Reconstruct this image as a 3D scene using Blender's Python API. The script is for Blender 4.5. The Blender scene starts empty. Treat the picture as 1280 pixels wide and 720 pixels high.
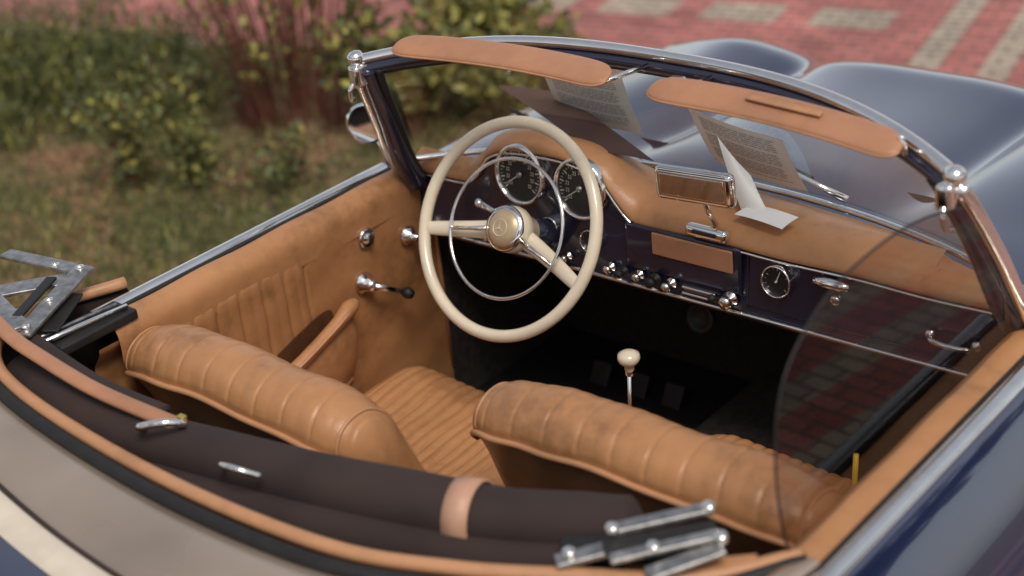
import bpy, bmesh, math, random
import numpy as np
from mathutils import Vector, Matrix, Quaternion
random.seed(7); rng=np.random.default_rng(7)
D=bpy.data
scn=bpy.context.scene
def link(o,parent=None):
    scn.collection.objects.link(o)
    if parent is not None: o.parent=parent
    return o
def empty(name):
    o=D.objects.new(name,None); o.empty_display_size=.1; scn.collection.objects.link(o); return o
# ---------------------------------------------------------------- materials
def newmat(name):
    m=D.materials.new(name); m.use_nodes=True
    nt=m.node_tree; b=nt.nodes['Principled BSDF']; return m,nt,b
def setp(b,**k):
    for a,v in k.items():
        a=a.replace('_',' ')
        if a in b.inputs: b.inputs[a].default_value=v
def N(nt,t,**k):
    n=nt.nodes.new(t)
    for a,v in k.items(): setattr(n,a,v)
    return n
def noise(nt,scale,detail=2,rough=.55,vec=None):
    n=N(nt,'ShaderNodeTexNoise'); n.inputs['Scale'].default_value=scale; n.inputs['Detail'].default_value=detail; n.inputs['Roughness'].default_value=rough
    if vec is not None: nt.links.new(vec,n.inputs['Vector'])
    return n
def ramp(nt,fac,cols):
    r=N(nt,'ShaderNodeValToRGB'); e=r.color_ramp.elements
    while len(e)<len(cols): e.new(.5)
    for i,(p,c) in enumerate(cols):
        e[i].position=p; e[i].color=(*c,1) if len(c)==3 else c
    nt.links.new(fac,r.inputs['Fac']); return r
def coord(nt): return N(nt,'ShaderNodeTexCoord').outputs['Object']
def bump(nt,h,b,strength=.3,dist=.002,prev=None):
    n=N(nt,'ShaderNodeBump'); n.inputs['Strength'].default_value=strength; n.inputs['Distance'].default_value=dist
    nt.links.new(h,n.inputs['Height'])
    if prev is not None: nt.links.new(prev.outputs['Normal'],n.inputs['Normal'])
    nt.links.new(n.outputs['Normal'],b.inputs['Normal']); return n
def simple(name,col,rough=.5,metal=0,var=.15,scale=20,bstr=0,bscale=200,coat=0,rvar=.1,cior=1.5):
    m,nt,b=newmat(name); c=coord(nt)
    n=noise(nt,scale,vec=c)
    lo=tuple(max(0,x*(1-var)) for x in col); hi=tuple(min(1,x*(1+var)) for x in col)
    r=ramp(nt,n.outputs['Fac'],[(.3,lo),(.7,hi)]); nt.links.new(r.outputs['Color'],b.inputs['Base Color'])
    mr=N(nt,'ShaderNodeMapRange'); mr.inputs['To Min'].default_value=max(.02,rough-rvar); mr.inputs['To Max'].default_value=rough+rvar
    nt.links.new(n.outputs['Fac'],mr.inputs['Value']); nt.links.new(mr.outputs['Result'],b.inputs['Roughness'])
    setp(b,Metallic=metal,Coat_Weight=coat,Coat_Roughness=.03,Coat_IOR=cior)
    if bstr>0:
        n3=noise(nt,bscale,vec=c); bump(nt,n3.outputs['Fac'],b,bstr,.002)
    return m
def leather(name,col,rough=.34,dark=.70,crease=.22):
    m,nt,b=newmat(name); c=coord(nt)
    n=noise(nt,6,4,.6,vec=c); n2=noise(nt,45,2,.6,vec=c)
    mx=N(nt,'ShaderNodeMath',operation='ADD'); mx.use_clamp=True
    s=N(nt,'ShaderNodeMath',operation='MULTIPLY'); s.inputs[1].default_value=.35
    nt.links.new(n2.outputs['Fac'],s.inputs[0]); nt.links.new(n.outputs['Fac'],mx.inputs[0]); nt.links.new(s.outputs[0],mx.inputs[1])
    lo=tuple(x*dark for x in col); hi=tuple(min(1,x*1.14) for x in col)
    r=ramp(nt,mx.outputs[0],[(.48,lo),(.64,col),(.85,hi)]); nt.links.new(r.outputs['Color'],b.inputs['Base Color'])
    v=N(nt,'ShaderNodeTexVoronoi'); v.inputs['Scale'].default_value=380; nt.links.new(c,v.inputs['Vector'])
    b1=bump(nt,v.outputs['Distance'],b,.18,.001)
    w=noise(nt,24,3,.6,vec=c); b2=bump(nt,w.outputs['Fac'],b,crease,.004,b1)
    mr=N(nt,'ShaderNodeMapRange'); mr.inputs['To Min'].default_value=rough-.1; mr.inputs['To Max'].default_value=rough+.15
    nt.links.new(n2.outputs['Fac'],mr.inputs['Value']); nt.links.new(mr.outputs['Result'],b.inputs['Roughness'])
    return m
TAN=leather('tan_leather',(.43,.205,.088))
TAND=leather('tan_leather_worn',(.37,.17,.070),.36,.70,.35)
TANP=leather('tan_piping',(.47,.235,.115),.4,.8,.1)
TANV=leather('visor_leather',(.41,.195,.105),.42,.88,.06)
SADDLE=leather('strap_leather',(.52,.29,.19),.45,.85,.1)
BLUE=simple('blue_lacquer',(.011,.018,.058),.12,0,.1,8,coat=1,rvar=.02,cior=1.85)
DBLUE=simple('dash_blue_lacquer',(.014,.015,.034),.22,0,.1,12,coat=.7,rvar=.05)
CHROME=simple('chrome',(.88,.86,.83),.10,1,.06,30,rvar=.05)
STEEL=simple('worn_steel',(.42,.41,.40),.45,1,.30,60,.25,120)
BLACK=simple('black_rubber',(.012,.011,.011),.55,0,.3,40,.3,300)
CARPET=simple('black_carpet',(.030,.024,.021),.95,0,.5,60,.8,500)
BROWNC=simple('brown_canvas',(.036,.021,.018),.85,0,.30,7,.35,900)
CREAM=simple('cream_bakelite',(.72,.62,.47),.25,0,.06,15,coat=.5)
HUBM=simple('hub_gold',(.50,.38,.23),.35,.3,.08,30)
BEIGE=simple('beige_deck_panel',(.44,.35,.275),.27,.6,.25,3.5,.05,60)
IVORY=simple('ivory_trim',(.72,.62,.50),.3,.1,.10,15)
GFACE=simple('gauge_face',(.012,.012,.012),.4,0,.2,20)
GMARK=simple('gauge_marks',(.55,.50,.40),.5,0,.05,20)
BRASS=simple('brass',(.60,.45,.12),.3,.7,.1,30)
YEL=simple('yellow_plastic',(.7,.48,.03),.35)
INK=simple('printed_ink',(.32,.32,.33),.7)
TYRE=simple('tyre_rubber',(.02,.02,.02),.8,0,.3,30,.3,80)
BRCARD=simple('brown_card',(.075,.040,.032),.6,0,.2,10)
BARK=simple('bark',(.09,.065,.045),.9,0,.4,10,.6,40)
def glassmat(name,tint,refl=1.0,gz=.9):
    m=D.materials.new(name); m.use_nodes=True; nt=m.node_tree
    for n in list(nt.nodes):
        if n.type!='OUTPUT_MATERIAL': nt.nodes.remove(n)
    out=[n for n in nt.nodes][0]
    t=N(nt,'ShaderNodeBsdfTransparent'); t.inputs['Color'].default_value=(*tint,1)
    g=N(nt,'ShaderNodeBsdfGlossy'); g.inputs['Roughness'].default_value=.01; g.inputs['Color'].default_value=(1,1,1,1)
    fr=N(nt,'ShaderNodeLayerWeight'); fr.inputs['Blend'].default_value=.5
    pw=N(nt,'ShaderNodeMath',operation='POWER'); pw.inputs[1].default_value=5; nt.links.new(fr.outputs['Facing'],pw.inputs[0])
    mu=N(nt,'ShaderNodeMath',operation='MULTIPLY_ADD'); mu.inputs[1].default_value=gz; mu.inputs[2].default_value=.05*refl; mu.use_clamp=True
    nt.links.new(pw.outputs[0],mu.inputs[0])
    mx=N(nt,'ShaderNodeMixShader'); nt.links.new(mu.outputs[0],mx.inputs[0]); nt.links.new(t.outputs[0],mx.inputs[1]); nt.links.new(g.outputs[0],mx.inputs[2])
    nt.links.new(mx.outputs[0],out.inputs['Surface']); return m
GLASS=glassmat('windscreen_glass',(.93,.96,.96),2.6)
SGLASS=glassmat('side_glass',(.66,.61,.57),.9,.45)
MIRR=simple('mirror_silver',(.85,.85,.85),.04,1,.02,rvar=.01)
PAPER=simple('white_paper',(.80,.79,.77),.4,0,.04,12)
# ---------------------------------------------------------------- mesh helpers
def mesh(name,verts,faces,mat,parent=None,smooth=True,mats=None,midx=None):
    me=D.meshes.new(name); me.from_pydata([tuple(map(float,v)) for v in verts],[],faces)
    for m in (mats or [mat]): me.materials.append(m)
    if smooth: me.polygons.foreach_set('use_smooth',[True]*len(me.polygons))
    if midx is not None: me.polygons.foreach_set('material_index',midx)
    me.update(); o=D.objects.new(name,me); return link(o,parent)
def cr(P,n=8,closed=False):
    P=[np.array(p,float) for p in P]; L=len(P); out=[]
    for i in range(L if closed else L-1):
        if closed: a,b,c,d=P[i-1],P[i],P[(i+1)%L],P[(i+2)%L]
        else:
            b,c=P[i],P[i+1]; a=P[i-1] if i>0 else 2*b-c; d=P[i+2] if i+2<L else 2*c-b
        for k in range(n):
            t=k/n; out.append(.5*((2*b)+(-a+c)*t+(2*a-5*b+4*c-d)*t*t+(-a+3*b-3*c+d)*t**3))
    if not closed: out.append(P[-1])
    return out
def loft(name,rows,mat,parent=None,closed=False,flip=False,smooth=True):
    R=len(rows); C=len(rows[0]); V=[p for r in rows for p in r]; F=[]
    for i in range(R-1):
        for j in range(C if closed else C-1):
            a=i*C+j; b=i*C+(j+1)%C; c=(i+1)*C+(j+1)%C; d=(i+1)*C+j
            F.append((a,d,c,b) if flip else (a,b,c,d))
    return mesh(name,V,F,mat,parent,smooth)
def tube(name,P,r,mat,parent=None,n=10,closed=False,flat=1.0,up=None,caps=True):
    P=[Vector(p) for p in P]; L=len(P)
    rs=[r]*L if not hasattr(r,'__len__') else list(r)
    T=[]
    for i in range(L):
        a=P[(i-1)%L] if (closed or i>0) else P[i]; b=P[(i+1)%L] if (closed or i<L-1) else P[i]
        T.append((b-a).normalized())
    u=Vector(up) if up else Vector((0,0,1))
    if abs(u.dot(T[0]))>.95: u=Vector((1,0,0))
    V=[];F=[]
    for i in range(L):
        uu=Vector(up) if up else u
        s=T[i].cross(uu).normalized(); nn=s.cross(T[i]).normalized(); u=nn if not up else u
        for k in range(n):
            a=2*math.pi*k/n; V.append(P[i]+s*math.cos(a)*rs[i]+nn*math.sin(a)*rs[i]*flat)
    for i in range(L if closed else L-1):
        for k in range(n):
            i2=(i+1)%L; F.append((i*n+k,i*n+(k+1)%n,i2*n+(k+1)%n,i2*n+k))
    if caps and not closed:
        F.append(tuple(range(n))[::-1]); F.append(tuple(range((L-1)*n,L*n)))
    return mesh(name,V,F,mat,parent)
def basis(axis):
    w=Vector(axis).normalized(); u=Vector((1,0,0)) if abs(w.x)<.9 else Vector((0,0,1))
    u=(u-w*u.dot(w)).normalized(); v=w.cross(u); return u,v,w
def lathe(name,prof,org,axis,mat,parent=None,n=32):
    u,v,w=basis(axis); o=Vector(org); rows=[]
    for r,h in prof:
        rows.append([o+w*h+(u*math.cos(2*math.pi*k/n)+v*math.sin(2*math.pi*k/n))*r for k in range(n)])
    return loft(name,rows,mat,parent,closed=True)
def box(name,c,size,mat,parent=None,bevel=.003,rot=None,seg=3):
    bm=bmesh.new(); bmesh.ops.create_cube(bm,size=1)
    bmesh.ops.scale(bm,vec=size,verts=bm.verts)
    if bevel>0: bmesh.ops.bevel(bm,geom=bm.edges[:],offset=min(bevel,min(size)*.49),segments=seg,profile=.5,affect='EDGES')
    M=Matrix.Translation(c)@( (rot.to_4x4() if rot is not None else Matrix.Identity(4)))
    bmesh.ops.transform(bm,matrix=M,verts=bm.verts)
    me=D.meshes.new(name); bm.to_mesh(me); bm.free(); me.materials.append(mat)
    me.polygons.foreach_set('use_smooth',[True]*len(me.polygons))
    o=D.objects.new(name,me); link(o,parent)
    o.modifiers.new('wn','WEIGHTED_NORMAL'); return o
def ball(name,c,r,mat,parent,sc=(1,1,1),n=24):
    rows=[]
    for i in range(n//2+1):
        t=math.pi*i/(n//2); rows.append([(c[0]+sc[0]*r*math.sin(t)*math.cos(2*math.pi*k/n),c[1]+sc[1]*r*math.sin(t)*math.sin(2*math.pi*k/n),c[2]+sc[2]*r*math.cos(t)) for k in range(n)])
    return loft(name,rows,mat,parent,closed=True,flip=True)
car=empty('vintage_convertible_car')
# ---------------------------------------------------------------- body, front
def sstep(a,b,x):
    t=min(1,max(0,(x-a)/(b-a))); return t*t*(3-2*t)
def frontz(x,y):
    ax=abs(x)
    base=.872-.032*sstep(.3,1.0,y)-.30*sstep(1.05,1.65,y)
    hood=.022*math.exp(-(x/.24)**4)*sstep(.25,.5,y)
    fen=(.006+.022*sstep(.4,.85,y))*math.exp(-((ax-.47)/.125)**2)
    side=-.45*max(0,ax-.57)**1.6
    val=-.016*math.exp(-((ax-.29)/.045)**2)*sstep(.3,.6,y)
    return base+hood+fen+side+val
def basey(x):
    a=abs(x)
    return .34-.10*(a/.52)**2.2 if a<.52 else .24-.119*((a-.52)/.128)**1.1
rows=[]
for y in np.linspace(.13,1.65,80):
    r=[(x,y,frontz(x,y)) for x in np.linspace(-1,1,161)*.70]
    zc=frontz(.70,y); k=1-.35*sstep(1.1,1.65,y)
    out=[(.735,-.035),(.785,-.10),(.83,-.19),(.852,-.30),(.855,-.42),(.83,-.56)]
    R=[(.70+(ox-.70)*k,y,zc+oz) for ox,oz in out]
    L=[(-a,b,c) for a,b,c in R][::-1]
    q=[]
    for (x,yy,z) in L+r+R:
        if abs(x)<=.648:
            y0=basey(x); y2=y0+(y-.13)*(1.65-y0)/1.52
            q.append((x,y2,frontz(x,y2)+.006))
        else: q.append((x,yy,z))
    rows.append(q)
loft('front_body',rows,BLUE,car)
def side(sg):
    rows=[]
    for y in np.linspace(-.60,.14,12):
        prof=[(.712,.880),(.722,.874),(.745,.845),(.79,.775),(.835,.685),(.855,.575),(.855,.455),(.83,.315)]
        rows.append([(sg*p[0],y,p[1]) for p in cr(prof,4)])
    loft('body_side',rows,BLUE,car,flip=sg<0)
side(1); side(-1)
T=[(-.735,-.50,.893),(-.79,-.66,.893),(-.735,-.775,.89),(-.56,-.835,.886),(-.2,-.865,.88),(.12,-.854,.88),(.3,-.80,.88),(.44,-.73,.88),(.57,-.655,.88),(.655,-.54,.875)]
E=[(-.76,-.50,.885),(-.88,-.72,.872),(-.84,-.86,.865),(-.63,-.945,.858),(-.25,-1.015,.85),(.10,-1.03,.85),(.34,-.97,.85),(.50,-.88,.85),(.64,-.76,.86),(.69,-.55,.875)]
Cc=[(-.765,-.51,.88),(-.91,-.73,.862),(-.88,-.89,.855),(-.66,-.988,.846),(-.26,-1.062,.838),(.11,-1.078,.838),(.36,-1.012,.84),(.53,-.912,.845),(.67,-.785,.855),(.712,-.58,.878)]
M=[(-.83,-.55,.76),(-.96,-.85,.77),(-.95,-1.0,.77),(-.74,-1.22,.77),(-.28,-1.34,.76),(.12,-1.35,.76),(.44,-1.26,.76),(.68,-1.1,.77),(.84,-.9,.77),(.80,-.60,.76)]
G1=[(-.87,-.58,.56),(-.97,-.9,.56),(-.96,-1.15,.56),(-.77,-1.46,.56),(-.28,-1.62,.56),(.12,-1.62,.56),(.5,-1.55,.56),(.76,-1.38,.56),(.88,-1.05,.56),(.855,-.6,.56)]
G2=[(x*.96,y*.97 if y<-.6 else y,.31) for x,y,z in G1]
cT,cE,cC,cM,cG,cH=[cr(k,12) for k in (T,E,Cc,M,G1,G2)]
def mixr(a,b,t,dz=0): return [tuple(np.array(p)*(1-t)+np.array(q)*t+np.array([0,0,dz])) for p,q in zip(a,b)]
tube('deck_tan_piping',cT,.011,TANP,car,10)
tube('deck_gasket',mixr(cT,cE,.15,-.004),.012,BLACK,car,8)
loft('deck_panel',[mixr(cT,cE,.12,-.014),mixr(cT,cE,.22,-.006),mixr(cT,cE,.36,.004),mixr(cT,cE,.55,.010),mixr(cT,cE,.8,.008),mixr(cT,cE,1,-.002)],BEIGE,car)
loft('deck_ivory_trim',[mixr(cE,cC,0,.001),mixr(cE,cC,.15,.006),mixr(cE,cC,.8,.008),mixr(cE,cC,1,.001)],IVORY,car)
tube('deck_dark_bead',mixr(cE,cC,.0,.004),.004,BROWNC,car,6)
rr=[]
for t in np.linspace(0,1,9): rr.append(mixr(cC,cM,t,.035*math.sin(math.pi*t)))
for t in np.linspace(.12,1,7): rr.append([tuple(np.array(p)*(1-t)+np.array(q)*t+np.array([0.02*math.sin(math.pi*t)*np.sign(p[0]),-.03*math.sin(math.pi*t) if p[1]<-.7 else 0,0])) for p,q in zip(cM,cG)])
for t in (.5,1): rr.append(mixr(cG,cH,t))
loft('rear_body',rr,BLUE,car)
loft('rear_well_lining',[mixr(cT,cT,0,-.005),[(p[0]*.97,p[1]+.03,.70) for p in cT],[(p[0]*.9,p[1]+.1,.55) for p in cT]],BROWNC,car)
mesh('rear_shelf',[(-.72,-.85,.62),(.66,-.85,.62),(.66,-.40,.58),(-.72,-.40,.58)],[(0,1,2,3)],CARPET,car,False)
loft('floor_pan',[[(x,y,z) for x,z in ((-.66,.60),(-.64,.30),(-.60,.20),(-.14,.20),(-.09,.36),(.09,.36),(.14,.20),(.60,.20),(.64,.30),(.66,.60))] for y in (-.75,-.2,.3,.62)],CARPET,car,smooth=False)
mesh('firewall',[(-.66,.60,.15),(.66,.60,.15),(.66,.50,.87),(-.66,.50,.87)],[(0,1,2,3)],CARPET,car,False)
mesh('underbody',[(-.82,-1.45,.31),(.82,-1.45,.31),(.82,1.5,.31),(-.82,1.5,.31)],[(0,1,2,3)],BLACK,car,False)
for (x,y) in ((-.74,-.98),(.74,-.98),(-.74,.98),(.74,.98)):
    s=1 if x>0 else -1
    lathe('tyre',[(.19,-.07),(.29,-.075),(.31,-.05),(.315,0),(.31,.05),(.29,.075),(.19,.07)],(x,y,.315),(s,0,0),TYRE,car,40)
    lathe('hubcap',[(.20,.055),(.18,.07),(.12,.06),(.10,.085),(.0,.10)],(x,y,.315),(s,0,0),CHROME,car,32)
# ---------------------------------------------------------------- sills
ys=np.linspace(-.60,.13,30)
def sill(sg,inner,zf):
    rows=[]
    for y in ys:
        dz=zf(y)
        prof=[(inner-.004,.80),(inner-.006,.845),(inner+.002,.866),(inner+.016,.876),(inner+.033,.878),(.682,.874)]
        rows.append([(sg*a,y,b+dz+.0012*math.sin(29*y)) for a,b in cr(prof,4)])
    loft('door_sill_pad',rows,TAN,car,flip=sg>0)
    tube('door_glass_gasket',[(sg*.686,y,.876+zf(y)) for y in ys],.004,BLACK,car,6)
    rows=[]
    for y in ys:
        rows.append([(sg*a,y,b+zf(y)) for a,b in cr([(.690,.870),(.691,.879),(.699,.886),(.710,.885),(.719,.878),(.722,.867)],3)])
    loft('chrome_beltline',rows,CHROME,car,flip=sg>0)
zL=lambda y:.004*(-y/.6)
sill(1,.628,lambda y:0); sill(-1,.645,zL)
def doorcard(sg,xi,back=0):
    rows=[]; yy=np.linspace(-.64,.19,220); zz=np.linspace(.85,.36,80)
    for y in yy:
        r=[]
        for z in zz:
            g=0
            if -.50<y<-.17 and .44<z<.825:
                k=(y+.50)/.055; f=abs(k-round(k))*.055; g+=.005*math.exp(-(f/.0030)**2)-.0015*math.sin(math.pi*min(1,f/.0275))
                e=min(z-.44,.825-z,y+.5,-.17-y); g-=.004*min(1,e/.02)
            if -.50<y<-.17: g+=.005*math.exp(-(abs(z-.828)/.004)**2)
            wob=.0014*math.sin(31*y+17*z)+.001*math.sin(57*z-23*y)
            r.append((sg*(xi+g+wob+back*sstep(-.44,-.54,y)*sstep(.85,.80,z)),y,z))
        rows.append(r)
    loft('door_card',rows,TAND,car,flip=sg<0)
doorcard(-1,.642,.03); doorcard(1,.628)
tube('door_edge_seam',[(-.638,.186,.86),(-.64,.19,.6),(-.64,.19,.4)],.004,TANP,car,6)
mesh('kick_panel',[(-.645,.19,.86),(-.645,.52,.86),(-.645,.52,.2),(-.645,.19,.2)],[(0,1,2,3)],CARPET,car,False)
mesh('kick_panel',[(.645,.19,.86),(.645,.52,.86),(.645,.52,.2),(.645,.19,.2)],[(0,1,2,3)],CARPET,car,False)
arm=cr([(-.625,-.385,.580),(-.603,-.365,.618),(-.592,-.27,.645),(-.592,-.165,.678),(-.598,-.118,.692),(-.612,-.094,.685),(-.636,-.088,.655)],8)
na=len(arm)
tube('armrest_pad',arm,[.0155+.005*math.exp(-((i-na*.68)/6)**2) for i in range(na)],TAN,car,12,flat=.8)
tube('armrest_piping',[(p[0]+.014,p[1],p[2]+.006) for p in arm[6:-8]],.003,TANP,car,6)
rows=[]
ap=[np.array(p) for p in arm if -.37<p[1]<-.10]
for p in ap:
    rows.append([(p[0],p[1],p[2]-.010),(p[0]+.006,p[1],p[2]-.05),(p[0]-.002,p[1],p[2]-.11),(p[0]-.03,p[1],p[2]-.17)])
loft('door_pocket',rows,TAN,car)
mesh('pocket_end',[rows[-1][0],rows[-1][1],rows[-1][2],rows[-1][3],(-.642,-.095,.50),(-.642,-.095,.69)],[(0,1,2,3,4,5)],TAN,car)
tube('pocket_piping',[r[3] for r in rows],.004,TANP,car,6)
mesh('pocket_shade_patch',cr([(-.634,-.40,.56),(-.634,-.16,.63),(-.634,-.125,.678),(-.634,-.16,.692),(-.634,-.30,.655),(-.634,-.40,.622)],6,True),[tuple(range(36))],leather('pocket_shade_leather',(.11,.045,.020)),car,False)  # dark patch on the door card: shade of the pocket opening put into colour
lathe('latch_escutcheon',[(.0,.0),(.019,.0),(.021,.004),(.017,.007),(.012,.006),(.010,.012),(.0,.014)],(-.640,-.005,.79),(1,0,0),CHROME,car)
box('latch_slot',(-.624,-.005,.79),(.006,.006,.020),BLACK,car,.002)
lathe('pull_escutcheon',[(.0,.0),(.020,.0),(.021,.005),(.015,.010),(.008,.02),(.006,.040),(0,.041)],(-.640,.108,.748),(1,0,0),CHROME,car)
lathe('pull_knob',[(0,.034),(.010,.035),(.012,.046),(.009,.058),(0,.060)],(-.640,.108,.748),(1,0,0),BLACK,car)
lathe('window_crank_boss',[(0,0),(.022,0),(.022,.006),(.015,.012),(.013,.026),(.010,.033),(0,.035)],(-.640,-.03,.702),(1,0,0),CHROME,car)
tube('window_crank_arm',[(-.608,-.03,.702),(-.600,.0,.684),(-.602,.043,.657)],[.008,.006,.005],CHROME,car,12)
lathe('window_crank_knob',[(0,-.004),(.009,0),(.012,.010),(.010,.020),(0,.024)],(-.604,.043,.657),(1,0,0),BLACK,car)
# ---------------------------------------------------------------- seats
def empty_child(name):
    o=D.objects.new(name,None); link(o,car); return o
SEC=cr([(.03,-.02),(.0,.04),(-.035,.14),(-.085,.26),(-.113,.325),(-.135,.370),(-.172,.399),(-.216,.402),(-.252,.384),(-.270,.345),(-.254,.322),(-.215,.22),(-.165,.08),(-.12,-.02)],6)
def seatback(name,x0,x1,y0,z0,zt=lambda s:0):
    g=empty_child(name)
    ns=240; m=len(SEC); xc=(x0+x1)/2; hw=(x1-x0)/2
    S=np.array(SEC); tang=np.gradient(S,axis=0); nrm=np.stack([-tang[:,1],tang[:,0]],1); nrm/=np.linalg.norm(nrm,axis=1)[:,None]
    def mid(z): return -.045-.37*z
    pip=54
    rows=[];pipe=[]
    for i in range(ns+1):
        s=-1+2*i/ns; s=math.sin(s*math.pi/2)*.35+s*.65
        a=abs(s); kt=(max(0,1-a**9))**.5; kz=1-.11*a**5-.13*a**20
        x=xc+hw*s
        row=[]
        for j in range(m):
            y,z=S[j]
            gv=0
            if j<pip-2 and j>4:
                jit=.003*math.sin(j*.21)
                d=(x+jit-x0)/.062; f=abs(d-round(d))*.062
                gv=.0032*math.exp(-(f/.0020)**2)-.0010*math.sin(math.pi*min(1,f/.031))
                gv*=sstep(1,.84,a)
            if abs(j-pip)<=1: gv+=.003
            y2=y+nrm[j,0]*gv; z2=z+nrm[j,1]*gv
            mz=mid(z2)
            yy=mz+(y2-mz)*kt
            zz=z2*kz if z2>0 else z2
            wob=.0026*math.sin(19*x+27*z2)+.0016*math.sin(47*x-31*z2+2*math.sin(9*x))
            row.append((x,y0+yy+wob*.6,z0+zz+zt(s)+wob*.5))
        rows.append(row); pipe.append(row[pip])
    V=[p for r in rows for p in r]; C=m; F=[];mi=[]
    for i in range(len(rows)-1):
        for j in range(C):
            F.append((i*C+j,i*C+(j+1)%C,(i+1)*C+(j+1)%C,(i+1)*C+j)); mi.append(0 if j<pip else 1)
    mesh('seatback_cushion',V,F,None,g,True,[TAN,TAND],mi)
    k=int(len(pipe)*.02)
    tube('seatback_piping',[ (p[0],p[1]-.003,p[2]) for p in pipe[k:-k]],.0055,TANP,g,8)
    for e in (int(ns*.91),int(ns*.09)):
        tube('bolster_piping',[rows[e][j] for j in range(8,pip)],.0032,TANP,g,6)
    return g
def cushion(g,x0,x1,y0,y1,zt):
    A=180;B=90; xc=(x0+x1)/2;yc=(y0+y1)/2;wx=(x1-x0)/2;wy=(y1-y0)/2; rows=[]
    for i in range(B+1):
        b=-1+2*i/B; r=[]
        for j in range(A+1):
            a=-1+2*j/A
            rx=1-.10*max(0,b)**6
            x=xc+wx*a*rx; y=yc+wy*b*(1-.06*abs(a)**6)
            z=zt-.09*abs(a)**12-.13*abs(b)**11-.009*math.cos(a*math.pi)+.012*b
            if abs(a)<.76 and b<.86:
                d=(a+.76)*wx/.052; f=abs(d-round(d))*.052
                z-=.0075*math.exp(-(f/.0028)**2)+.0005-.004*math.sin(math.pi*min(1,f/.026))
            if abs(b-.86)<.03 and abs(a)<.8: z-=.004*math.exp(-((b-.86)/.014)**2)
            z+=.0022*math.sin(23*x+11*y)+.0016*math.sin(37*y-19*x)
            r.append((x,y,z))
        rows.append(r)
    loft('seat_cushion',rows,TAN,g)
    box('seat_base',(xc,yc,zt-.16),(wx*1.94,wy*1.9,.20),TAND,g,.02)
gD=seatback('driver_seat',-.672,-.088,-.345,.456,lambda s:.012*(1-s)/2)
cushion(gD,-.632,-.150,-.37,.065,.505)
gP=seatback('passenger_seat',-.048,.618,-.160,.447)
cushion(gP,.035,.610,-.20,.16,.505)
# ---------------------------------------------------------------- rear: hood sack, bows, hinges
sp=cr([(-.72,-.738,.825),(-.60,-.770,.838),(-.42,-.782,.843),(-.2,-.760,.850),(.05,-.718,.854),(.25,-.668,.858),(.38,-.62,.865),(.45,-.59,.865)],12)
rs=[.046+.002*math.sin(i*.16)+.0010*math.sin(i*.37+1) for i in range(len(sp))]; rs[0]=.03; rs[-1]=.014; rs[-2]=.026; rs[-3]=.036; rs[-4]=.042
tube('folded_hood_roll',sp,rs,BROWNC,car,28)
tube('folded_hood_fold',[(p[0],p[1]-.05,p[2]-.033) for p in sp],[r*.75 for r in rs],BROWNC,car,20)
tube('hood_bow',cr([(-.80,-.74,.935),(-.68,-.768,.928),(-.60,-.777,.922),(-.45,-.785,.910),(-.31,-.775,.898),(-.27,-.76,.885)],8),.014,TANV,car,12,flat=.6)
tube('hood_bow_dark',cr([(-.80,-.71,.900),(-.50,-.755,.893),(-.33,-.75,.885)],8),.016,BROWNC,car,12,flat=.7)
i0=min(range(len(sp)),key=lambda i:abs(sp[i][0]-.215)); c0=Vector(sp[i0]); t0=(Vector(sp[i0+1])-Vector(sp[i0-1])).normalized()
u0,v0,w0=basis(t0)
loft('leather_strap',[[c0+t0*h+(u0*math.cos(a)+v0*math.sin(a))*rr0 for a in np.linspace(0,2*math.pi,33)[:-1]] for h,rr0 in ((-.019,.048),(-.0185,.0515),(.0185,.0515),(.019,.048))],SADDLE,car,closed=True)
tube('roll_handle',cr([(-.135,-.80,.885),(-.12,-.815,.90),(-.085,-.815,.905),(-.06,-.795,.89)],6),.0045,CHROME,car,8)
tube('bow_clasp',cr([(-.315,-.80,.89),(-.30,-.815,.905),(-.265,-.80,.915),(-.25,-.775,.905),(-.27,-.77,.89)],6),.006,CHROME,car,8)
box('bow_clasp_plate',(-.258,-.768,.910),(.014,.010,.006),BRASS,car,.002)
def bar(name,a,b,w,t,mat):
    a=Vector(a);b=Vector(b);d=b-a; rot=d.to_track_quat('X','Z').to_matrix()
    return box(name,tuple((a+b)/2),(d.length,w,t),mat,car,.0025,rot)
bar('hinge_plate',(-.765,-.548,.928),(-.98,-.575,.925),.030,.008,STEEL)
bar('hinge_plate',(-.768,-.556,.937),(-.695,-.745,.915),.036,.008,STEEL)
bar('hinge_plate',(-.79,-.575,.920),(-.90,-.70,.915),.045,.008,STEEL)
bar('hinge_plate',(-.70,-.735,.924),(-.86,-.69,.924),.030,.008,STEEL)
bar('hinge_plate',(-.80,-.60,.932),(-.74,-.72,.925),.020,.006,BLACK)
bar('hinge_plate',(-.74,-.60,.915),(-.68,-.70,.905),.03,.006,BLACK)
box('hinge_channel',(-.675,-.63,.880),(.07,.16,.02),BLACK,car,.005)
tube('hinge_rail',[(-.655,-.56,.895),(-.665,-.66,.898),(-.67,-.75,.90)],.005,CHROME,car,8)
tube('hinge_rail',[(-.685,-.56,.890),(-.695,-.66,.893),(-.70,-.74,.895)],.004,STEEL,car,8)
for p in ((-.772,-.560,.942),(-.735,-.655,.931),(-.70,-.73,.924),(-.84,-.565,.932)): lathe('hinge_rivet',[(.008,-.004),(.008,.003),(0,.005)],p,(0,0,1),CHROME,car,12)
bar('hinge_link',(.458,-.662,.915),(.548,-.572,.928),.022,.009,STEEL)
bar('hinge_link',(.46,-.690,.905),(.565,-.592,.915),.028,.010,BLACK)
bar('hinge_link',(.482,-.705,.905),(.580,-.605,.920),.018,.008,STEEL)
bar('hinge_link',(.535,-.70,.90),(.592,-.618,.912),.026,.007,STEEL)
bar('hinge_link',(.42,-.735,.895),(.478,-.672,.905),.026,.009,STEEL)
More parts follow.
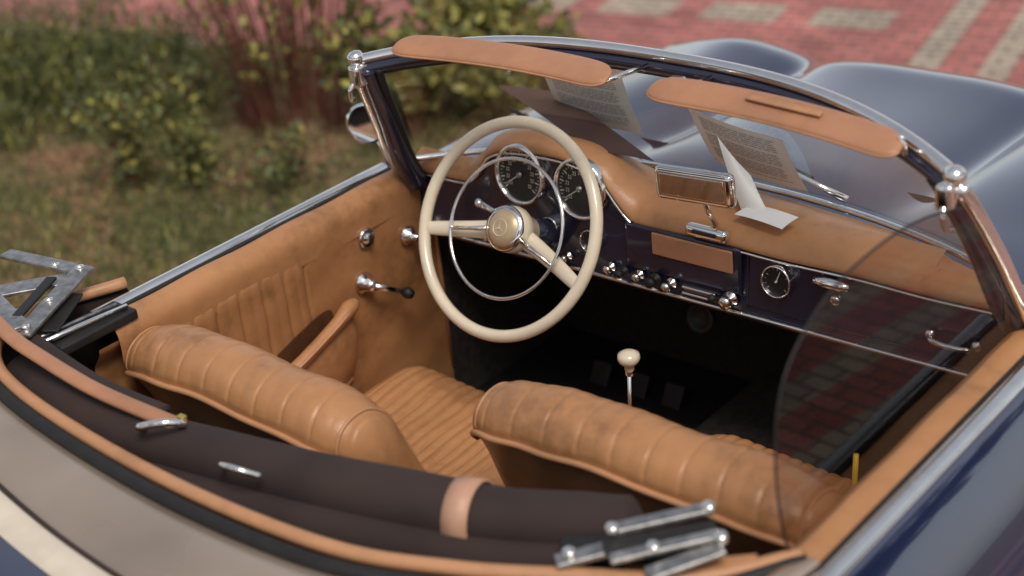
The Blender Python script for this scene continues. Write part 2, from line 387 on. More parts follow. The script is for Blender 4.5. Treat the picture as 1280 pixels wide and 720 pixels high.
bar('hinge_link',(.40,-.70,.885),(.56,-.60,.885),.05,.012,BLACK)
for p in ((.46,-.668,.922),(.585,-.612,.922),(.43,-.72,.905),(.545,-.578,.932),(.52,-.665,.915)): lathe('hinge_bolt',[(.009,-.006),(.009,.003),(.006,.005),(0,.006)],p,(0,-.2,1),CHROME,car,16)
tube('side_pad',cr([(.53,-.64,.865),(.58,-.615,.870),(.62,-.585,.872)],4),.018,TAN,car,10)
# ---------------------------------------------------------------- dash
def topz(x):
    c=(x+.305)/.175
    return max(0,1-abs(c)**2.6)**.45 if abs(c)<1 else 0
xs=np.linspace(-.645,.645,150)
HS=[.080*topz(x) for x in xs]
HS=list(np.convolve(np.pad(HS,3,'edge'),np.ones(7)/7,'valid'))
rows=[]
for x,h in zip(xs,HS):
    yb=basey(x)-.012
    prof=[(yb,.898),(yb-.03,.908+h*.25),(.245,.915+h*.7),(.205,.913+h),(.175,.902+h*1.06),(.160,.886+h*1.14),(.157,.874+h*1.19),(.165,.868+h*1.19)]
    if yb<.25: prof=[(max(yb,.19),.896),(.195,.905+h),(.19,.910+h),(.183,.908+h),(.168,.900+h),(.158,.886+h),(.157,.874+h),(.165,.868+h)]
    rows.append([(x,a,b+.0015*math.sin(23*x)) for a,b in cr(prof,4)])
loft('dash_top_pad',rows,TAN,car)
tube('dash_pad_piping',[(r[-1][0],r[-1][1]-.008,r[-1][2]-.001) for r in rows],.0025,CHROME,car,6)
tube('windscreen_base_trim',[(x,basey(x)-.004,.905) for x in np.linspace(-.645,.645,60)],.006,CHROME,car,6)
rows=[]
for x,h in zip(xs,HS):
    zt=.871+h*1.17
    rows.append([(x,.166,zt),(x,.163,zt-(zt-.75)*.33),(x,.158,zt-(zt-.75)*.66),(x,.152,.756),(x,.150,.745),(x,.158,.735),(x,.20,.725),(x,.30,.72)])
loft('dash_face',rows,DBLUE,car)
tube('dash_chrome_strip',[(x,.147,.752) for x in np.linspace(-.64,.64,30)],.0045,CHROME,car,8,flat=.8)
def gauge(cx,cz,r,ticks=28,name='gauge',yy=.156,needle=215):
    g=empty_child(name); ax=(0,-1,.10); o=Vector((cx,yy,cz)); u,v,w=basis(ax); v=-v if v.z<0 else v
    lathe('bezel',[(r*.88,.0),(r*.91,.009),(r*.96,.011),(r*1.01,.008),(r*1.02,-.01)],o,ax,CHROME,g,48)
    lathe('dial',[(0,.002),(r*.90,.002)],o,ax,GFACE,g,40)
    V=[];F=[]
    def q4(a,b,c,d): i=len(V); V.extend([a,b,c,d]); F.append((i,i+1,i+2,i+3))
    b=o+w*.0035
    for k in range(ticks):
        a=math.radians(-40+260*k/(ticks-1)); big=k%3==0
        r0,r1=(.66 if big else .74)*r,.82*r; d=u*math.cos(a)+v*math.sin(a); q=-u*math.sin(a)+v*math.cos(a); hw=(.020 if big else .011)*r
        q4(b+d*r0-q*hw,b+d*r1-q*hw,b+d*r1+q*hw,b+d*r0+q*hw)
        if big and r>.04:
            c=b+d*r*.52; s=r*.06
            for sx in (-1.1,.25):
                q4(c+u*s*sx-v*s,c+u*s*(sx+.85)-v*s,c+u*s*(sx+.85)-v*s*.65,c+u*s*sx-v*s*.65)
                q4(c+u*s*sx+v*s*.65,c+u*s*(sx+.85)+v*s*.65,c+u*s*(sx+.85)+v*s,c+u*s*sx+v*s)
                q4(c+u*s*(sx+.55)-v*s*.65,c+u*s*(sx+.85)-v*s*.65,c+u*s*(sx+.85)+v*s*.65,c+u*s*(sx+.55)+v*s*.65)
    a=math.radians(needle); d=u*math.cos(a)+v*math.sin(a); q=-u*math.sin(a)+v*math.cos(a)
    b=o+w*.006; q4(b-d*r*.12-q*.0012,b+d*r*.72-q*.0006,b+d*r*.72+q*.0006,b-d*r*.12+q*.0012)
    mesh('dial_marks',V,F,GMARK,g,False)
    lathe('needle_hub',[(r*.10,.004),(r*.09,.008),(0,.009)],o,ax,STEEL,g,16)
    return g
gauge(-.360,.918,.058,31,'speedometer'); gauge(-.217,.918,.058,31,'rev_counter')
gauge(-.198,.818,.022,10,'small_gauge',.152,90); gauge(-.293,.826,.020,10,'small_gauge',.152,60); gauge(-.40,.826,.020,10,'small_gauge',.152,120)
gauge(.200,.832,.029,13,'dash_clock',.153,70)
box('radio_surround',(.003,.157,.828),(.245,.012,.090),DBLUE,car,.005)
box('radio_blank_panel',(.028,.148,.847),(.170,.006,.043),TANV,car,.0028)
def frame(x0,x1,z0,z1,y):
    P=[(x0,z0),(x1,z0),(x1,z1),(x0,z1)]
    tube('panel_gap',[(a,y(b),b) for a,b in P],.0016,BLACK,car,6,closed=True)
fy=lambda z:.1525+(z-.756)*.115
frame(.136,.455,.768,.864,fy)
lathe('glovebox_pull',[(0,-.034),(.006,-.032),(.009,-.015),(.0095,0),(.009,.015),(.006,.032),(0,.034)],(.305,.150,.853),(1,0,0),CHROME,car,16)
lathe('glovebox_lock',[(.009,-.004),(.009,.006),(.006,.008),(0,.008)],(.312,.153,.824),(0,-1,0),CHROME,car,16)
tube('grab_handle',cr([(.482,.150,.806),(.490,.136,.806),(.522,.130,.805),(.554,.136,.804),(.562,.150,.804)],6),[.0035]*6+[.0048]*13+[.0035]*6,CHROME,car,10)
for x in (.482,.562): lathe('handle_foot',[(.009,0),(.008,.005),(0,.006)],(x,.153,.805),(0,-1,0),CHROME,car,16)
def knob(x,z,r,l,mat=CHROME,y=.150):
    lathe('dash_knob',[(r*1.2,0),(r*1.2,.003),(r*.45,.005),(r*.45,l*.5),(r,l*.55),(r*1.05,l*.85),(r*.8,l),(0,l*1.03)],(x,y,z),(0,-1,0),mat,car,20)
for x,r,l,m_ in ((-.255,.007,.022,CHROME),(-.155,.008,.02,CHROME),(-.125,.007,.024,BLACK),(-.09,.008,.02,CHROME),(-.055,.010,.026,BLACK),(-.02,.009,.026,CHROME),(.105,.012,.026,CHROME),(-.45,.008,.02,CHROME),(-.50,.007,.02,CHROME),(-.34,.007,.02,CHROME)):
    knob(x,.774,r,l,m_)
for z in (.768,.780): box('heater_lever',(.045,.142,z),(.070,.012,.005),CHROME,car,.002)
ball('heater_lever_tip',(.075,.135,.774),.008,BLACK,car)
box('mirror_mount',(.062,.150,.893),(.085,.022,.024),CHROME,car,.009)
box('mirror_mount_slot',(.062,.140,.896),(.05,.010,.006),BLACK,car,.002)
tube('mirror_stem',[(.07,.165,.905),(.072,.14,.94),(.072,.125,.985)],.005,CHROME,car,8)
rm=Matrix.Rotation(math.radians(-3),3,'Z')@Matrix.Rotation(math.radians(-5),3,'Y')@Matrix.Rotation(math.radians(-3),3,'X')
mc=Vector((.063,.118,.995))
box('rear_view_mirror',tuple(mc),(.164,.022,.062),CHROME,car,.011,rm)
mo=mc+rm@Vector((0,-.0105,0))
box('mirror_glass',tuple(mo),(.136,.004,.038),MIRR,car,.0015,rm)
lathe('heater_vent',[(.03,0),(.03,.01),(.022,.012),(.02,.004),(0,.004)],(-.02,.24,.66),(0,-1,.3),BLACK,car,24)
# ---------------------------------------------------------------- steering wheel
H=Vector((-.299,.034,.869)); tl=math.radians(61)
eu=Vector((1,0,0)); ev=Vector((0,math.cos(tl),math.sin(tl))); en=Vector((0,-math.sin(tl),math.cos(tl)))
SW=empty_child('steering_wheel')
def wp(a,r,h=0): return H+eu*(r*math.cos(a))+ev*(r*math.sin(a))+en*h
n=96
tube('wheel_rim',[wp(2*math.pi*k/n,.197) for k in range(n)],.0118,CREAM,SW,16,closed=True)
tube('horn_ring',[wp(2*math.pi*k/n,.129,.006) for k in range(n)],.0034,CHROME,SW,10,closed=True)
for a in (math.radians(191),math.radians(-20)):
    pts=cr([wp(a,r,h) for r,h in ((.030,-.022),(.07,-.022),(.12,-.016),(.165,-.006),(.190,0))],5)
    rr_=[.020-.0075*(i/(len(pts)-1))**.8 for i in range(len(pts))]
    tube('wheel_spoke',pts,rr_,CREAM,SW,14,flat=.55,up=tuple(en))
    tube('spoke_chrome',[wp(a,.035,.0),wp(a,.08,.004),wp(a,.129,.006)],[.007,.004,.0035],CHROME,SW,8)
lathe('wheel_hub',[(.030,-.06),(.036,-.035),(.044,-.02),(.044,-.005),(.040,.004)],H,en,CREAM,SW,40)
lathe('hub_ring',[(.040,.002),(.043,.006),(.041,.012),(.034,.014)],H,en,CHROME,SW,40)
lathe('horn_push',[(.034,.013),(.028,.019),(.015,.022),(0,.023)],H,en,HUBM,SW,40)
for k in range(3):
    a=math.radians(90+120*k); q=eu*-math.sin(a)+ev*math.cos(a); b=H+en*.0245; d=eu*math.cos(a)+ev*math.sin(a)
    mesh('emblem_ray',[b-q*.0014,b+d*.014,b+q*.0014],[(0,1,2)],IVORY,SW,False)
tube('emblem_ring',[wp(2*math.pi*k/40,.0155,.0225) for k in range(40)],.0008,IVORY,SW,6,closed=True)
tube('steering_column',[H-en*.05,H-en*.13,H-en*.40],[.026,.032,.03],DBLUE,SW,20)
tube('indicator_stalk',[H-en*.075+eu*-.02,H-en*.06+eu*-.07+ev*.02,H-en*.05-eu*.115+ev*.03],[.006,.005,.008],CHROME,SW,10)
ball('stalk_tip',tuple(H-en*.05-eu*.118+ev*.031),.009,CHROME,SW)
GL=empty_child('gear_lever')
tube('lever_stick',[(-.02,-.03,.34),(.0,-.03,.5),(.003,-.022,.70)],.0045,CHROME,GL,10)
lathe('lever_knob',[(.006,-.020),(.009,-.014),(.0095,-.006),(.017,.0),(.0205,.008),(.019,.016),(.010,.021),(0,.022)],(.003,-.022,.703),(0,0,1),CREAM,GL,24)
lathe('lever_collar',[(.007,-.026),(.0085,-.020),(.006,-.014)],(.003,-.022,.703),(0,0,1),CHROME,GL,16)
tube('mat_binding',cr([(.16,.22,.30),(.13,.16,.34),(.10,.08,.37),(.10,.0,.37),(.13,-.08,.36)],6),.005,TANP,car,6)
tube('mat_binding',cr([(-.14,.30,.28),(-.12,.15,.36),(-.12,.0,.37),(-.11,-.12,.36)],6),.004,TANP,car,6)
tube('mat_binding',cr([(-.55,.30,.215),(-.30,.32,.215),(-.17,.28,.215)],6),.005,TANP,car,6)
box('floor_mat',(-.37,.14,.208),(.42,.40,.012),BROWNC,car,.005)
box('floor_mat',(.37,.14,.208),(.42,.40,.012),BROWNC,car,.005)
tube('side_lever',[(.40,.05,.50),(.40,.06,.60)],.005,YEL,car,8)
lathe('side_lever_base',[(.016,0),(.014,.01),(0,.014)],(.40,.05,.49),(0,0,1),CHROME,car,16)
for x in (-.42,-.32,-.23): box('pedal',(x,.42,.32),(.05,.02,.07),BLACK,car,.005,Matrix.Rotation(-.5,3,'X'))
# ---------------------------------------------------------------- windscreen
def hd(x):
    a=abs(x)/.585
    return (x,.145*(1-a**2.4),1.157+.042*(1-a**3.2))
hx=np.sin(np.linspace(-1,1,61)*math.pi/2)*.585
head=[hd(x) for x in hx]
base=[(x/.585*.648,basey(x/.585*.648),.905-.012*(abs(x)/.585)**6) for x in hx]
rows=[]
for t in np.linspace(0,1,9):
    rows.append([tuple(np.array(b)*(1-t)+np.array(h)*t+np.array([0,.012*math.sin(math.pi*t),0])) for b,h in zip(base,head)])
loft('windscreen_glass',rows,GLASS,car)
off=lambda L,dy,dz:[(p[0],p[1]+dy,p[2]+dz) for p in L]
tube('header_chrome',off(head,.004,.007),.0125,CHROME,car,14,flat=.8)
tube('header_frame',off(head,-.004,-.012),.011,DBLUE,car,12)
tube('header_seal',off(head,.0,-.024),.005,BLACK,car,8)
for sg in (-1,1):
    pil=cr([(sg*.655,.150,.850),(sg*.640,.105,.93),(sg*.622,.065,1.02),(sg*.600,.02,1.11),(sg*.585,.0,1.150)],6)
    k=len(pil)
    tube('pillar_frame',[(p[0]-sg*(.014+.008*(1-i/k)),p[1]-.004,p[2]) for i,p in enumerate(pil)],[.026-.009*i/k for i in range(k)],DBLUE,car,14,flat=.8)
    tube('pillar_chrome',[(p[0]+sg*.012,p[1]-.002,p[2]) for p in pil],.012,CHROME,car,12)
    tube('pillar_seal',[(p[0]-sg*.036,p[1]+.008,p[2]) for p in pil],.008,BLACK,car,8)
    c=(sg*.590,-.004,1.160)
    lathe('header_latch_post',[(0,-.030),(.013,-.028),(.015,-.016),(.011,-.010),(.014,.0),(.017,.008),(.014,.018),(.006,.022),(0,.023)],c,(sg*.2,-.25,1),CHROME,car,24)
    box('header_latch_body',(sg*.584,-.012,1.138),(.028,.034,.044),CHROME,car,.009)
    tube('header_latch_hook',cr([(sg*.585,-.02,1.13),(sg*.588,-.034,1.115),(sg*.592,-.03,1.095),(sg*.598,-.018,1.09)],4),.005,CHROME,car,8)
box('header_catch',(.045,.105,1.182),(.030,.030,.020),CHROME,car,.006)
for x in (-.03,.10,.50): tube('visor_bracket',[(x,hd(x)[1]-.006,hd(x)[2]-.008),(x,hd(x)[1]*.5,hd(x)[2]),(x,.01,1.205)],.0045,CHROME,car,8)
def visor(x0,x1,z0,z1,name,y0=0,tilt=.35):
    rows=[];xc=(x0+x1)/2;hw=(x1-x0)/2
    for i in range(81):
        s=math.sin((-1+2*i/80)*math.pi/2); a=abs(s)
        w=.030*(max(0,1-a**14))**.5; t=.0085*(max(0,1-a**20))**.5
        zc=z0+(z1-z0)*(s+1)/2; row=[]
        for k in range(24):
            an=2*math.pi*k/24; p=math.copysign(abs(math.cos(an))**.8,math.cos(an))*w; q=math.copysign(abs(math.sin(an))**.7,math.sin(an))*t
            row.append((xc+hw*s,y0+p*math.cos(tilt)-q*math.sin(tilt)+.025*(1-s*s),zc+p*math.sin(tilt)+q*math.cos(tilt)))
        rows.append(row)
    loft(name,rows,TANV,car,closed=True)
    tube(name+'_edge_piping',[r[12] for r in rows[2:-2]],.0022,TANP,car,6)
visor(-.490,-.012,1.206,1.217,'sun_visor'); visor(.068,.506,1.214,1.190,'sun_visor')
box('visor_clip_plate',(.30,.021,1.2150),(.13,.012,.004),TANP,car,.0015,Matrix.Rotation(.055,3,'Y')@Matrix.Rotation(.35,3,'X'))
for x0,x1 in ((-.22,-.42),(.22,.05)):
    tube('wiper_arm',[(x0,basey(x0)+.03,.905),(x0-.05,basey(x0)+.015,.93),(x1,basey(x1),.965)],[.008,.005,.003],CHROME,car,8)
    tube('wiper_blade',[(x1+.10,basey(x1)+.02,.93),(x1-.06,basey(x1)-.005,.99)],.004,BLACK,car,6)
gp=[(y+.022,z-.018) for y,z in cr([(-.565,.885),(-.580,.93),(-.588,1.02),(-.572,1.11),(-.525,1.165),(-.431,1.203),(-.30,1.210),(-.19,1.196),(-.085,1.168)],6)]
fr=[(-.045,1.15),(.0,1.08),(.045,1.0),(.085,.93),(.10,.87)]
poly=[(.644-.05*max(0,z-.87),y,z) for y,z in list(gp)+list(cr(fr,4))]
mesh('side_window_glass',poly,[tuple(range(len(poly)))],SGLASS,car,False)
tube('window_edge',poly[:len(gp)],.0018,BLACK,car,6)
max_=(.50,-.85,.13)
lathe('door_mirror',[(0,-.016),(.026,-.014),(.040,-.002),(.043,.004)],(-.775,.17,.945),max_,BLUE,car,28)
lathe('door_mirror_rim',[(.043,.003),(.044,.007),(.038,.009)],(-.775,.17,.945),max_,CHROME,car,28)
lathe('door_mirror_glass',[(0,.0075),(.040,.0075)],(-.775,.17,.945),max_,MIRR,car,28)
tube('door_mirror_stem',[(-.775,.18,.93),(-.765,.20,.86),(-.76,.20,.80)],.005,CHROME,car,8)
# ---------------------------------------------------------------- papers
def sheet(name,P,mat,nn=8,bend=.0,lines=0):
    P=[Vector(p) for p in P]; rows=[]
    nrm=(P[1]-P[0]).cross(P[3]-P[0]).normalized()
    def pt(s,t,h=0): return P[0].lerp(P[3],t).lerp(P[1].lerp(P[2],t),s)+nrm*(bend*(math.sin(math.pi*s)+.6*math.sin(math.pi*t))+h)
    for i in range(nn+1): rows.append([pt(k/nn,i/nn) for k in range(nn+1)])
    g=empty(name); loft('page',rows,mat,g)
    if lines:
        V=[];F=[]
        for l in range(lines):
            t=.9-.8*l/lines; s=.1
            while s<.86:
                w=random.uniform(.03,.10)
                if l%7!=6:
                    for h in (-.0011,.0011):
                        i=len(V); V.extend([pt(s,t,h),pt(min(.9,s+w),t,h),pt(min(.9,s+w),t+.011,h),pt(s,t+.011,h)]); F.append((i,i+1,i+2,i+3))
                s+=w+.015
        mesh('printed_lines',V,F,INK,g,False)
    return g
sheet('paper_document',[(-.37,.305,.985),(-.19,.32,.970),(-.175,.245,1.115),(-.36,.235,1.125)],PAPER,12,.006,26)
sheet('paper_document',[(-.03,.325,.94),(.17,.308,.93),(.165,.235,1.055),(-.03,.240,1.080)],PAPER,12,.006,22)
sheet('brown_folder',[(-.50,.27,1.035),(-.22,.19,.980),(-.10,.23,.965),(-.38,.31,1.025)],BRCARD,bend=.004)
sheet('folded_leaflet',[(.10,.20,.925),(.17,.19,.922),(.10,.235,.975),(.03,.24,1.035)],PAPER,bend=.004)
sheet('folded_leaflet',[(.10,.178,.925),(.20,.170,.922),(.215,.20,.935),(.12,.21,.935)],PAPER,bend=.003)
# ---------------------------------------------------------------- ground
def groundmat():
    m,nt,b=newmat('grassy_soil'); c=coord(nt)
    n=noise(nt,1.6,6,.65,vec=c); n2=noise(nt,14,4,.7,vec=c)
    r1=ramp(nt,n.outputs['Fac'],[(.36,(.08,.095,.032)),(.47,(.14,.12,.05)),(.56,(.25,.15,.085)),(.68,(.20,.10,.055))])
    r2=ramp(nt,n2.outputs['Fac'],[(.35,(.5,.5,.5)),(.65,(1.5,1.4,1.3))])
    mx=N(nt,'ShaderNodeMix',data_type='RGBA',blend_type='MULTIPLY'); mx.inputs[0].default_value=1
    nt.links.new(r1.outputs[0],mx.inputs[6]); nt.links.new(r2.outputs[0],mx.inputs[7]); nt.links.new(mx.outputs[2],b.inputs['Base Color'])
    setp(b,Roughness=.95); bump(nt,n2.outputs['Fac'],b,.8,.03); return m
S=120
mesh('ground',[(-S,-S,0),(S,-S,0),(S,S,0),(-S,S,0)],[(0,1,2,3)],groundmat(),None,False)
def pavemat():
    m,nt,b=newmat('brick_pavers'); c=coord(nt)
    mp=N(nt,'ShaderNodeMapping'); mp.inputs['Rotation'].default_value=(0,0,math.radians(-12)); nt.links.new(c,mp.inputs['Vector'])
    def brick(c1,c2,mo):
        br=N(nt,'ShaderNodeTexBrick'); br.offset=.5
        for k,v in (('Scale',1.0),('Mortar Size',.007),('Brick Width',.125),('Row Height',.0625),('Mortar Smooth',.3),('Bias',0)): br.inputs[k].default_value=v
        br.inputs['Color1'].default_value=(*c1,1); br.inputs['Color2'].default_value=(*c2,1); br.inputs['Mortar'].default_value=(*mo,1)
        nt.links.new(mp.outputs[0],br.inputs['Vector']); return br
    br=brick((.50,.18,.155),(.33,.105,.095),(.16,.10,.09))
    b2=brick((.46,.38,.30),(.33,.28,.22),(.18,.14,.12))
    sx=N(nt,'ShaderNodeSeparateXYZ'); nt.links.new(mp.outputs[0],sx.inputs[0])
    def mth(op,a,v=None,bb=None):
        q=N(nt,'ShaderNodeMath',operation=op)
        if hasattr(a,'links'): nt.links.new(a,q.inputs[0])
        else: q.inputs[0].default_value=a
        if bb is not None: nt.links.new(bb,q.inputs[1])
        elif v is not None: q.inputs[1].default_value=v
        return q.outputs[0]
    U,Vv=sx.outputs[0],sx.outputs[1]
    fu=mth('FRACT',mth('DIVIDE',mth('ADD',U,1.40+4.6),.46)); fv=mth('FRACT',mth('DIVIDE',mth('ADD',Vv,-3.72+9),.90))
    sq=mth('MULTIPLY',mth('LESS_THAN',fu,.70),bb=mth('LESS_THAN',fv,.25))
    st=mth('LESS_THAN',mth('FRACT',mth('DIVIDE',mth('ADD',U,.43+2.6),.26)),.42)
    sel=mth('GREATER_THAN',U,-.50)
    inv=mth('SUBTRACT',1.0,bb=sel)
    msk=mth('ADD',mth('MULTIPLY',sel,bb=st),bb=mth('MULTIPLY',inv,bb=sq))
    mx=N(nt,'ShaderNodeMix',data_type='RGBA'); nt.links.new(msk,mx.inputs[0]); nt.links.new(br.outputs[0],mx.inputs[6]); nt.links.new(b2.outputs[0],mx.inputs[7])
    n=noise(nt,3,4,.6,vec=c); r=ramp(nt,n.outputs['Fac'],[(.3,(.75,.75,.75)),(.7,(1.25,1.2,1.15))])
    m2=N(nt,'ShaderNodeMix',data_type='RGBA',blend_type='MULTIPLY'); m2.inputs[0].default_value=1
    nt.links.new(mx.outputs[2],m2.inputs[6]); nt.links.new(r.outputs[0],m2.inputs[7]); nt.links.new(m2.outputs[2],b.inputs['Base Color'])
    setp(b,Roughness=.8); return m
mesh('brick_paving',[(-9,-.1,.006),(-2.75,2.72,.006),(-1.75,1.9,.006),(-1.6,-8,.006),(14,-8,.006),(14,25,.006),(-30,25,.006),(-30,-9.5,.006)],[(0,1,2,3,4,5,6,7)],pavemat(),None,False)
# ---------------------------------------------------------------- vegetation
LG=[simple(nm,c,.6,0,.35,9) for nm,c in (('leaf_dark',(.075,.090,.034)),('leaf_mid',(.13,.145,.045)),('leaf_yellow',(.30,.27,.06)),('straw',(.30,.215,.11)),('dry_red',(.22,.10,.055)))]
STEM=simple('red_stem',(.22,.080,.055),.6,0,.4,9)
def quads(name,P,Dv,Ev,L,Wd,mi,parent=None,mid=.5):
    n=len(P); V=np.empty((n,4,3)); L=L[:,None]; Wd=Wd[:,None]
    V[:,0]=P; V[:,1]=P+Dv*L*mid+Ev*Wd; V[:,2]=P+Dv*L; V[:,3]=P+Dv*L*mid-Ev*Wd
    me=D.meshes.new(name); me.from_pydata(V.reshape(-1,3).tolist(),[],np.arange(n*4).reshape(n,4).tolist())
    for m in LG: me.materials.append(m)
    me.polygons.foreach_set('material_index',np.asarray(mi,dtype=np.int32)); me.update()
    return link(D.objects.new(name,me),parent)
def unit(a): return a/np.linalg.norm(a,axis=1)[:,None]
n=90000; X=rng.uniform(-7.5,-1.75,n); Y=rng.uniform(-1.0,2.7,n)
k=(Y < -.1+(X+9)*(2.82/6.25)); X=X[k];Y=Y[k]; dens=np.sin(X*2.1+1.3)*np.sin(Y*2.7)+.5*np.sin(X*5+Y*3)+rng.normal(size=len(X))*.3+np.where((X>-2.9)&(Y>.9),.6,0)
gr=dens>.0; keep=gr|(rng.random(len(X))<.35); X,Y,gr=X[keep],Y[keep],gr[keep]; n=len(X)
P=np.stack([X,Y,np.zeros(n)],1); Dv=rng.normal(size=(n,3))*.5; Dv[:,2]=1; Dv[~gr,2]=.25; Dv=unit(Dv); Ev=unit(np.cross(Dv,rng.normal(size=(n,3))))
mi=np.where(gr,rng.choice([0,1,2,3],size=n,p=[.27,.42,.13,.18]),rng.choice([3,4,1],size=n,p=[.5,.35,.15]))
quads('grass',P,Dv,Ev,np.where(gr,rng.uniform(.02,.075,n),rng.uniform(.02,.06,n)),rng.uniform(.002,.004,n),mi,mid=.4)
def leafcloud(name,spots,n,ls,mis,ps,parent=None,asp=.33,upb=.2,minz=.01):
    W=np.array([s[6] for s in spots],float); W/=W.sum(); PP=[]
    for s,w in zip(spots,W):
        k=int(n*w); nc=max(4,k//45); cc=unit(rng.normal(size=(nc,3)))*rng.uniform(.35,1.0,(nc,1))
        c=cc[rng.integers(nc,size=k)]+rng.normal(size=(k,3))*.15
        PP.append(np.array(s[:3])+c*np.array(s[3:6]))
    P=np.concatenate(PP); P[:,2]=np.where(P[:,2]<minz,minz+np.abs(P[:,2])*.3,P[:,2]); n=len(P)
    Dv=rng.normal(size=(n,3)); Dv[:,2]=np.abs(Dv[:,2])+upb; Dv=unit(Dv); Ev=unit(np.cross(Dv,rng.normal(size=(n,3))))
    L=ls*rng.uniform(.6,1.4,n)
    return quads(name,P,Dv,Ev,L,L*asp,rng.choice(mis,size=n,p=ps),parent)
def shrub(name,base,nst,h,spread,leaves,ls,mis,ps,stemr=.004,leaf_from=.35,mat=STEM,bs=.25):
    g=empty(name); VV=[];FF=[]; lv=[]; base=np.array(base,float)
    for k in range(nst):
        a=rng.uniform(0,6.283); r=spread*math.sqrt(rng.random()); b=base+np.array([math.cos(a),math.sin(a),0])*r*bs
        tip=base+np.array([math.cos(a)*r*1.2,math.sin(a)*r*1.2,h*rng.uniform(.65,1.1)])
        pts=[b*(1-t)+tip*t+np.array([math.cos(a),math.sin(a),0])*math.sin(math.pi*t)*-.04+rng.normal(size=3)*.008*t for t in np.linspace(0,1,6)]
        for j,p in enumerate(pts):
            rr=stemr*(1-.6*j/5)
            for q in range(3): VV.append(p+np.array([math.cos(q*2.094),math.sin(q*2.094),0])*rr)
        o=len(VV)-18
        for j in range(5):
            for q in range(3): FF.append((o+j*3+q,o+j*3+(q+1)%3,o+j*3+3+(q+1)%3,o+j*3+3+q))
        for _ in range(leaves):
            t=rng.uniform(leaf_from,1.02); i=min(4,int(t*5)); lv.append(pts[i]+(pts[i+1]-pts[i])*(t*5-i)+rng.normal(size=3)*.025)
    mesh('stems',VV,FF,mat,g,True)
    P=np.array(lv); n=len(P); Dv=rng.normal(size=(n,3)); Dv[:,2]+=.5; Dv=unit(Dv); Ev=unit(np.cross(Dv,rng.normal(size=(n,3))))
    L=ls*rng.uniform(.6,1.4,n); quads('leaves',P,Dv,Ev,L,L*.28,rng.choice(mis,size=n,p=ps),g)
    return g
leafcloud('juniper_bush',[(-3.75,1.60,.10,.45,.40,.30,3),(-4.3,1.35,.10,.55,.5,.32,3),(-3.45,1.55,.08,.25,.3,.20,1.2),(-4.0,1.0,.05,.4,.35,.18,1.3),(-4.9,1.2,.1,.6,.6,.35,2)],30000,.055,[0,1,2],[.35,.48,.17],asp=.07,upb=.5)
shrub('red_stem_shrub',(-2.88,1.82,0),80,1.0,.46,14,.040,[1,2,0],[.40,.48,.12],.0055,.66,bs=.5)
shrub('red_stem_shrub',(-2.98,1.66,0),26,.42,.26,12,.034,[1,2,0],[.5,.3,.2],.0045,.4)
shrub('yellow_green_shrub',(-2.55,2.55,0),45,.42,.28,60,.045,[1,2,0],[.30,.6,.10],.004,.2)
shrub('yellow_green_shrub',(-2.42,1.85,0),45,.40,.26,45,.045,[1,2,0],[.5,.35,.15],.005,.25)
shrub('yellow_green_shrub',(-2.15,2.15,0),40,.30,.28,50,.045,[1,2,0],[.45,.3,.25],.004,.1)
shrub('garden_plant',(-2.93,1.05,0),20,.36,.13,24,.032,[1,2,0],[.65,.25,.1],.003,.1)
shrub('garden_plant',(-3.0,1.32,0),18,.36,.12,24,.032,[1,2,0],[.65,.25,.1],.003,.1)
shrub('garden_plant',(-2.72,1.15,0),18,.28,.10,26,.032,[1,2,0],[.65,.25,.1],.003,.1)
shrub('garden_plant',(-2.45,1.30,0),20,.16,.18,24,.03,[1,0,2],[.6,.3,.1],.003,.1)
def reflection_tree_mesh():
    g=empty('reflection_tree')
    tube('trunk',cr([(0,0,0),(.03,.02,1.2),(-.05,.05,2.4),(.03,0,4.2)],4),[.20,.18,.16,.15,.14,.13,.12,.11,.10,.08,.06,.05,.04],BARK,g,10)
    for k in range(7):
        a=k*2.4; z=1.8+k*.28; tube('limb',[(0,0,z),(math.cos(a)*.7,math.sin(a)*.7,z+.5),(math.cos(a)*1.4,math.sin(a)*1.4,z+1.1)],[.07,.05,.02],BARK,g,7)
    leafcloud('crown',[(math.cos(k*2.4)*1.1*(k%2+.3),math.sin(k*2.4)*1.1*(k%2+.3),2.9+k*.28,1.0,1.0,.8,1) for k in range(9)],6500,.24,[0,1],[.6,.4],g)
    return g
t0=reflection_tree_mesh(); t0.location=(8.5,-1.5,0)  # unseen trees, added to give paint and chrome dark reflections
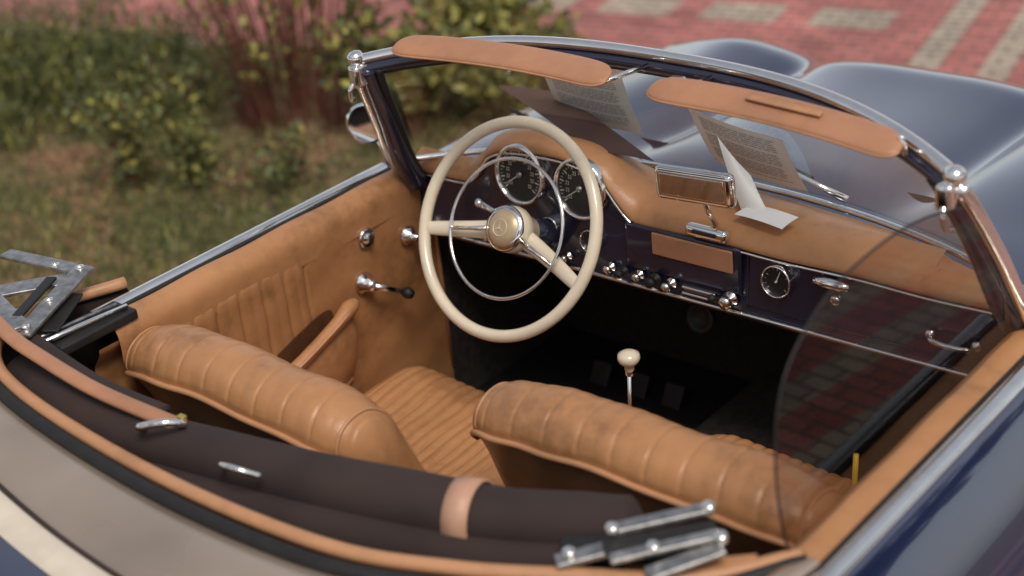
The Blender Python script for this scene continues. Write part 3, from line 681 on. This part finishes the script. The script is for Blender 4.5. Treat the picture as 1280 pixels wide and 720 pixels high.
for i,(x,y,s) in enumerate(((9.5,3.5,1.1),(8,-6,1.05),(3.5,-9.5,1.1),(-2,-10.5,1.0),(-7.5,-8,1.15),(11,9,1.2),(-12,-3,1.0))):
    e=D.objects.new('reflection_tree',None); link(e); e.location=(x,y,0); e.rotation_euler=(0,0,i*1.3); e.scale=(s,s,s)
    for c in t0.children:
        o=D.objects.new(c.name.split('.')[0],c.data); link(o,e)
# ---------------------------------------------------------------- light
w=D.worlds.new('World'); scn.world=w; w.use_nodes=True; nt=w.node_tree; bg=nt.nodes['Background']
sky=N(nt,'ShaderNodeTexSky'); sky.sky_type='NISHITA'; sky.sun_disc=False
sdir=Vector((.45,-.30,.84)).normalized()
sky.sun_elevation=math.asin(sdir.z); sky.sun_rotation=math.atan2(sdir.x,sdir.y)
hs=N(nt,'ShaderNodeHueSaturation'); hs.inputs['Saturation'].default_value=.32
nt.links.new(sky.outputs[0],hs.inputs['Color']); nt.links.new(hs.outputs[0],bg.inputs['Color']); bg.inputs['Strength'].default_value=.15
sl=D.lights.new('sun','SUN'); sl.energy=2.1; sl.angle=math.radians(22); sl.color=(1,.91,.79)
so=D.objects.new('sun',sl); link(so); so.rotation_euler=sdir.to_track_quat('Z','Y').to_euler()
# ---------------------------------------------------------------- camera
cam=D.cameras.new('camera'); co=D.objects.new('camera',cam); link(co)
yw,pt,rl=.7387,.4716,-.109
f=Vector((-math.sin(yw)*math.cos(pt),math.cos(yw)*math.cos(pt),-math.sin(pt))); r0=Vector((math.cos(yw),math.sin(yw),0)); u0=r0.cross(f)
rr=r0*math.cos(rl)+u0*math.sin(rl); uu=-r0*math.sin(rl)+u0*math.cos(rl)
Mx=Matrix((rr,uu,-f)).transposed().to_4x4(); Mx.translation=(1.5171,-1.9649,2.1243); co.matrix_world=Mx
cam.sensor_width=36; cam.lens=2031.7/1280*36; cam.clip_start=.05; cam.clip_end=500
cam.dof.use_dof=True; cam.dof.focus_distance=2.80; cam.dof.aperture_fstop=2.1
scn.camera=co
scn.view_settings.view_transform='Standard'; scn.view_settings.look='None'; scn.view_settings.exposure=0
